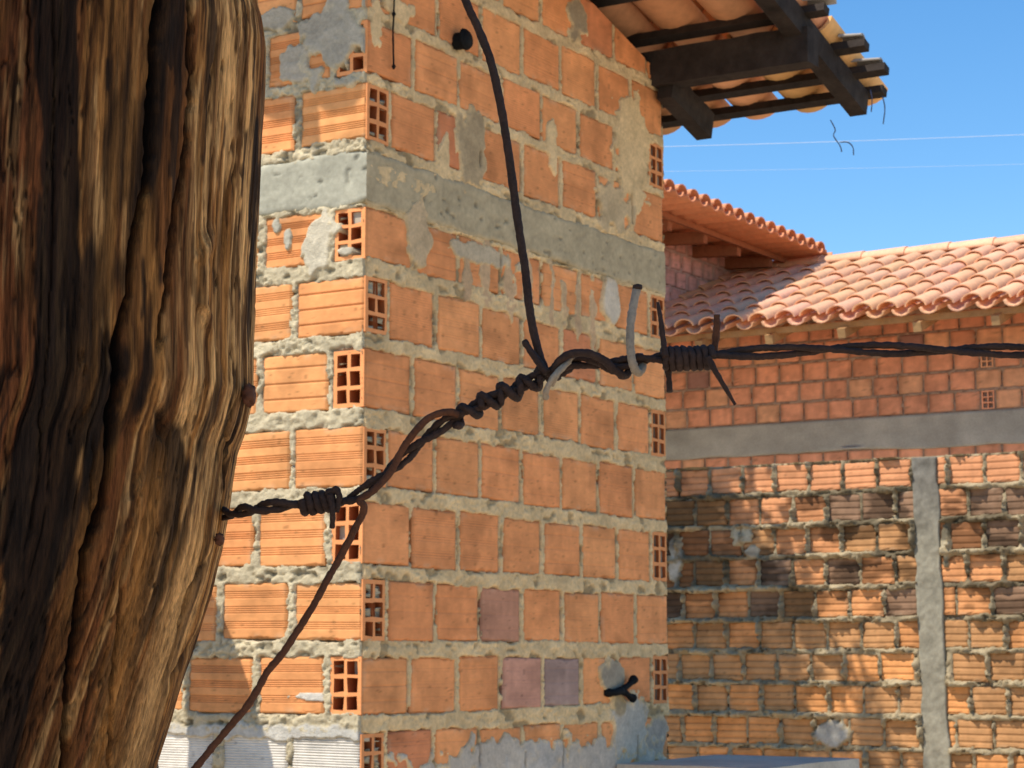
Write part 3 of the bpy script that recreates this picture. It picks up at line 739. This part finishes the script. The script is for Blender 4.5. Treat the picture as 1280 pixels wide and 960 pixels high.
# charred black patches, mostly on the left
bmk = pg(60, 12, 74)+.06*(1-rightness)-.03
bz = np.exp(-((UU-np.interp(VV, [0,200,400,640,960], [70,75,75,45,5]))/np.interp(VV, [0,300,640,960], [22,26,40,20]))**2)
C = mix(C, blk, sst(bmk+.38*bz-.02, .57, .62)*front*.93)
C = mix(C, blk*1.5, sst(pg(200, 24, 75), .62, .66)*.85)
chk = sst(1-np.abs(pg(210, 13, 81, 3)-.5)*34, 0, 1)*sst(pg(30, 9, 82, 2), .45, .6)
chk = np.maximum(chk, .8*sst(1-np.abs(pg(420, 30, 83, 2)-.5)*22, 0, 1)*sst(pg(40, 14, 84, 2), .5, .62))
rad = rad-.0012*chk; C = C*(1-.75*chk)[..., None]
C = mix(C, tan*.9, (np.exp(-((UU-np.interp(VV, [0,150,330,470,640,960], [150,165,140,118,110,70]))/17)**2)*sst(pg(120, 6, 76), .35, .6)*.75)*front)
C = mix(C, tan*1.1, (np.exp(-((UU-np.interp(VV, [500,640,960], [205,190,125]))/16)**2)*sst(VV, 520, 680)*sst(pg(130, 8, 78), .3, .6)*.8)*front)
C = mix(C, pal*.95, (np.exp(-((UU-np.interp(VV, [600,700,960], [262,240,168]))/18)**2)*sst(VV, 600, 760)*sst(pg(150, 8, 79), .25, .6)*.85)*front)
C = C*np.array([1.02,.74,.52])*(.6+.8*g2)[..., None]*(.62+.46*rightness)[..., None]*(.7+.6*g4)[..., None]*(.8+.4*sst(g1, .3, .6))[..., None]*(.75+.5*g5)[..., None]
C = C*(1-.93*np.clip(dark, 0, 1))[..., None]
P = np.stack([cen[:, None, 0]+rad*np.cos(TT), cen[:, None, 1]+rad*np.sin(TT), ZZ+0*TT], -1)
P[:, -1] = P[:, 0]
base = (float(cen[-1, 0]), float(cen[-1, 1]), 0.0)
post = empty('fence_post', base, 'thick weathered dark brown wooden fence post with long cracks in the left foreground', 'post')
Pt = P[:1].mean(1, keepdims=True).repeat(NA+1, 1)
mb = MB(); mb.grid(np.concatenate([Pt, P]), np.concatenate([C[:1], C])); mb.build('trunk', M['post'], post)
for (u, v, r, sx, sz) in ((311, 494, .0040, .9, 1.3), (274, 674, .0026, 1.0, 1.1)):
    c = at(u, v, PD-.004); n = 14; A_, B_ = np.meshgrid(np.linspace(0, 2*math.pi, 2*n+1), np.linspace(0, math.pi, n))
    rr = .7*r*(1+.7*(vn(A_*1.5, B_*3, 4)-.5)); rr[:, -1] = rr[:, 0]
    G = c+np.stack([rr*np.sin(B_)*np.cos(A_)*sx, rr*np.sin(B_)*np.sin(A_), rr*np.cos(B_)*sz], -1)
    mb = MB(); mb.grid(G); mb.build('knot', M['knot'], post)
# ================================================================ BARBED WIRE
WD = .72
PXM = WD/F
def W3(pts, Y=WD): return [at(p[0], p[1], Y+(p[2] if len(p) > 2 else 0)) for p in pts]
bwire = empty('barbed_wire', tuple(at(560, 525, WD)), 'rusty twisted barbed wire running from the wooden post across to the right edge', 'barbed wire')
left = smoothpath(W3([(225,650,.09),(275,643,.03),(330,634),(380,630),(425,628),(455,614),(480,594),(505,572),(530,550),(560,527),(590,510),(625,494),(660,478),(690,463),(720,452),(760,456),(800,450),(840,446)]), 16)
right = smoothpath(W3([(836,447),(870,446),(900,443),(940,441),(1000,438),(1060,436),(1120,437),(1180,438),(1230,438),(1280,439),(1340,440),(1420,444),(1600,452),(1900,462),(2300,475),(2800,490),(3400,505),(4200,520),(5000,530)]), 16)
r_ = 4.4*PXM
L = len(left); s = np.linspace(0, 1, L)
for ph in (0, math.pi):
    mb = MB()
    tube(mb, helix(left, 5.0*PXM, 7.5, ph), r_, 12, .45, int(ph*3)+1)
    tube(mb, helix(right, 5.2*PXM, 14.0, ph+.6), r_*.98, 12, .38, int(ph*3)+2)
    mb.build('strand', M['wire'], bwire)
def coil(path, R, r, turns, seed, m, parent, name='coil'):
    P = smoothpath(W3(path), 60); mb = MB(); tube(mb, helix(P, R*PXM, turns, .4), r*PXM, 10, .35, seed); return mb.build(name, m, parent)
# right barb: tight coil and its points
b1 = mesh('barb', *((lambda mb: (np.concatenate(mb.V), np.concatenate(mb.Q)))((lambda mb: (tube(mb, helix(smoothpath(W3([(829,448),(858,448),(890,447)]), 90), 11.6*PXM, 7.2, .4), 4.6*PXM, 12, .5, 5), mb)[1])(MB()))), M['wire'], bwire)
def point(pts, r0, r1, m, parent, name='barb_point', seed=0, Y=WD):
    P = smoothpath(W3(pts, Y), 8); mb = MB(); tube(mb, P, np.linspace(r0, r1, len(P))*PXM, 10, .35, seed); return mb.build(name, m, parent)
point([(884,446,-.004),(893,462,-.004),(906,484,-.003),(919,506,-.002)], 5.2, 1.8, M['wire'], b1, seed=1)
point([(890,447,.004),(894,430,.003),(896,410,.002),(896,393,.001)], 4.8, 4.2, M['wire_rust'], b1, seed=2)
point([(832,446,-.004),(829,425,-.003),(826,400,-.003),(822,378,-.002)], 4.4, 2.2, M['wire'], b1, seed=3)
point([(834,450,.004),(836,470,.003),(837,490,.002)], 4.6, 3.6, M['wire'], b1, seed=4)
# left barb
b2 = mesh('barb', *((lambda mb: (np.concatenate(mb.V), np.concatenate(mb.Q)))((lambda mb: (tube(mb, helix(smoothpath(W3([(378,630),(398,628),(418,624)]), 90), 10.5*PXM, 4.3, 1.2), 5*PXM, 12, .35, 6), mb)[1])(MB()))), M['wire'], bwire)
point([(412,618,-.004),(415,634,-.0045),(416,648,-.004),(415,660,-.003)], 4.6, 3.4, M['wire'], b2, seed=5)
point([(408,618,-.003),(420,612,-.004),(424,622,-.004),(420,640,-.003)], 4.4, 3.8, M['wire'], b2, seed=6)
# tie wires
hw = MB(); tube(hw, smoothpath(W3([(573,518,-.003),(560,515,-.004),(540,520,-.004),(520,538,-.004),(503,562,-.003),(488,590,-.003),(468,612,-.004),(450,625,-.004),(455,632,-.004),(452,645,-.003),(440,668,-.002),(425,697),(408,727),(390,760),(371,790),(352,818),(334,840),(322,862),(308,884),(290,905),(268,931),(244,960),(215,992,.004),(180,1030,.008),(120,1090,.012)]), 10), 4.6*PXM, 12, .25, 8)
tag(hw.build('loose_wire', M['wire_rust']), 'loose rusty wire end hanging from the barbed wire down to the lower left', 'wire')
uw = MB(); tube(uw, smoothpath(W3([(520,-190,.01),(556,-80,.005),(582,0),(597,34),(612,72),(622,112),(630,155),(637,200),(643,245),(650,295),(657,340),(661,380),(667,415),(675,445),(684,468),(690,478,.004)]), 10), 5.4*PXM, 12, .18, 9)
tw = tag(uw.build('tie_wire', M['wire']), 'straight dark wire coming down from above and knotted onto the barbed wire', 'wire')
# knotted wraps of the tie wire round the strands
kn = MB()
tube(kn, helix(smoothpath(W3([(566,527),(590,512),(622,496),(650,484),(672,474),(692,462)]), 40), np.concatenate([np.linspace(9,11,80), np.linspace(11,10,121)])*PXM, 5.2, 2.2), 5.0*PXM, 12, .4, 10)
tube(kn, smoothpath(W3([(655,426,-.002),(663,438,-.003),(674,453,-.004),(684,466,-.005)]), 8), np.linspace(4.2, 4.8, 25)*PXM, 10, .35, 11)
tube(kn, helix(smoothpath(W3([(600,506),(628,494),(652,483),(676,473)]), 40), 9.0*PXM, -3.1, 2.0), 4.2*PXM, 12, .5, 19)
tube(kn, helix(smoothpath(W3([(690,463),(730,452),(765,457),(792,450)]), 40), 6.5*PXM, 1.6, 2.0), 4.6*PXM, 12, .45, 20)
kn.build('knot_wrap', M['wire'], tw)
kg = MB(); tube(kg, smoothpath(W3([(712,452,-.004),(700,462,-.006),(690,474,-.007),(683,488,-.006),(682,498,-.004)]), 8), np.linspace(3.6, 4.2, 33)*PXM, 10, .3, 12)
tube(kg, smoothpath(W3([(716,446,-.003),(706,458,-.006),(696,470,-.007),(690,482,-.005)]), 8), 3.0*PXM, 10, .3, 13)
kg.build('loop', M['wire_grey'], tw)
uw2 = MB(); tube(uw2, smoothpath(W3([(690,463,-.003),(705,446,-.006),(730,441,-.007),(752,448,-.006),(768,462,-.004),(780,470,-.001),(790,458,.004)]), 10), 5.2*PXM, 12, .3, 15)
uw2.build('wrap', M['wire'], tw)
# staple hooked over the wire
sm = MB(); tube(sm, smoothpath(W3([(796,361,-.002),(791,385,-.004),(788,410,-.006),(788,435,-.007),(791,455,-.007),(797,466,-.005),(803,458,.001),(800,445,.005)]), 8), 5.2*PXM, 12, .25, 16)
st_ = tag(sm.build('wire_hook', M['wire_grey']), 'pale grey bent wire hook standing upright on the barbed wire', 'hook')
cap = MB(); c = at(797, 360, WD-.002); tube(cap, [c-Z_*.0006, c, c+Z_*.0010, c+Z_*.0014], np.array([5.6, 6.4, 6, 2])*PXM, 12, .2, 17)
cap.build('tip', M['wire'], st_)
# ================================================================ LOG added to cast a shadow on the sunlit wall, TREES, GROUND
def add_shadow_log():
    b = frL.P(.14, 0, .42); t = frL.P(.70, zc(738)+.70, .42)
    mb = MB(); P = smoothpath([b, b*.66+t*.34+W_*.02, b*.33+t*.67, t], 10)
    tube(mb, P, np.concatenate([np.linspace(.17, .12, 25), [.11,.1,.09,.075,.05,.02]]), 20, .25, 30)
    return mb.build('log', M['bark'])
tag(add_shadow_log(), 'rough upright log near the sunlit brick wall behind the fence post', 'log')
def tree(base, crowns, nl, size, label, group, seed, trunk_r=.09):
    r = np.random.default_rng(seed); base = np.array(base, float)
    root = empty('tree', tuple(base), label, 'tree', group)
    c0 = np.array(crowns[0][0]); mb = MB()
    fork = base+(c0-base)*.55; fork[:2] = base[:2]+(c0[:2]-base[:2])*.2
    tube(mb, smoothpath([base, (base+fork)/2+[.05,.03,0], fork], 8), np.linspace(trunk_r, trunk_r*.6, 17), 14, .25, seed)
    for c, rd in crowns:
        c = np.array(c)
        tube(mb, smoothpath([fork, fork*.5+c*.5+[0,0,.1], c], 6), np.linspace(trunk_r*.5, trunk_r*.12, 13), 8, .2, seed)
        for k in range(7):
            e = c+r.normal(0, 1, 3)*rd*.45; tube(mb, smoothpath([fork*.35+c*.65, (c+e)/2, e], 4), np.linspace(trunk_r*.2, .006, 9), 6, .2, k)
    mb.build('trunk', M['bark'], root)
    V = []; Q = []
    for c, rd in crowns:
        n = int(nl*rd**2); nc = 60
        cl = np.array(c)+r.normal(0, 1, (nc, 3))*rd*.42
        for k in range(n):
            p = cl[r.integers(nc)]+r.normal(0, 1, 3)*rd*.14
            a = r.normal(0, 1, 3); a /= np.linalg.norm(a); b = np.cross(a, r.normal(0, 1, 3)); b /= np.linalg.norm(b)
            s1 = size*r.uniform(.6,1.2); s2 = s1*.45; i = len(V)
            V += [p, p+a*s1*.5+b*s2*.5, p+a*s1, p+a*s1*.5-b*s2*.5]; Q.append([i, i+1, i+2, i+3])
    mesh('crown', V, np.array(Q), M['leaf'], root, smooth=False)
sh = SUN/SUN[2]
cA = np.array([.0, .68, EYE])+sh*2.3  # crown added out of view towards the sun to shade post and wire
tree((-2.3, -.9, 0), [(cA, .62), (cA+[-.6,-.4,.35], .6), (cA+[.05,-.2,.15], .5)], 6500, .11, 'leafy tree beside the viewer that shades the fence post and wire', None, 3)
wb = frB.P(frB.loc(880, 760)[0], frB.loc(880, 760)[1], 0); cB = wb+sh*2.6
wc = frB.P(frB.loc(850, 640)[0], frB.loc(850, 640)[1], 0)+sh*2.0
tree((cB[0]-.6, cB[1]-.2, 0), [(cB+[0,0,-.15], .62), (wc+[.1,0,.15], .42), (wc+[-.3,0,.0], .4), (frB.P(frB.loc(930, 900)[0], frB.loc(930, 900)[1], 0)+sh*2.5, .55), (wc+[.0,0,-.35], .42), (wc+[-.1,0,.25], .4)], 5200, .12, 'tree behind the brick building throwing dappled shadow on the yard wall', None, 5, .07)
g = MB(); n = 60; X, Y = np.meshgrid(np.linspace(-1, 1, n), np.linspace(-1, 1, n)); X = np.sign(X)*abs(X)**2.5*600; Y = np.sign(Y)*abs(Y)**2.5*600
g.grid(np.stack([X, Y, .02*(vn(X*.6, Y*.6, 2)-.5)-.01], -1)); go = g.build('ground', M['ground'], kind='structure')
# ================================================================ LIGHT, SKY, CAMERA
w = bpy.data.worlds.new('World'); SC.world = w; w.use_nodes = True; nt = w.node_tree; nt.nodes.clear()
sky = nt.nodes.new('ShaderNodeTexSky'); sky.sky_type = 'NISHITA'; sky.sun_disc = False
el = math.asin(SUN[2]); az = math.atan2(SUN[0], SUN[1])
sky.sun_elevation = el; sky.sun_rotation = az
sky.air_density = 1.0; sky.dust_density = .2; sky.ozone_density = 1.6; sky.altitude = 300
hs = nt.nodes.new('ShaderNodeHueSaturation'); hs.inputs['Saturation'].default_value = 1.33; hs.inputs['Value'].default_value = 1.28
bg = nt.nodes.new('ShaderNodeBackground'); bg.inputs[1].default_value = .15; wo = nt.nodes.new('ShaderNodeOutputWorld')
nt.links.new(sky.outputs[0], hs.inputs['Color']); nt.links.new(hs.outputs[0], bg.inputs[0]); nt.links.new(bg.outputs[0], wo.inputs[0])
from mathutils import Vector
ld = bpy.data.lights.new('sun', 'SUN'); ld.energy = 5.0; ld.angle = math.radians(.53); ld.color = (1, .94, .84)
lo = bpy.data.objects.new('sun', ld); COL.objects.link(lo); lo.rotation_euler = Vector(tuple(SUN)).to_track_quat('Z', 'Y').to_euler(); lo.location = tuple(SUN*20)
cd = bpy.data.cameras.new('camera'); cd.sensor_width = 36; cd.lens = 36*F/1280; cd.clip_start = .02; cd.clip_end = 3000
cd.dof.use_dof = True; cd.dof.focus_distance = .95; cd.dof.aperture_fstop = 90
co = bpy.data.objects.new('camera', cd); COL.objects.link(co); co.location = (0, 0, EYE); co.rotation_euler = (math.pi/2+TH, 0, 0)
SC.camera = co
SC.view_settings.view_transform = 'Standard'; SC.view_settings.look = 'None'; SC.view_settings.exposure = 0
SC.render.resolution_x = 1024; SC.render.resolution_y = 768
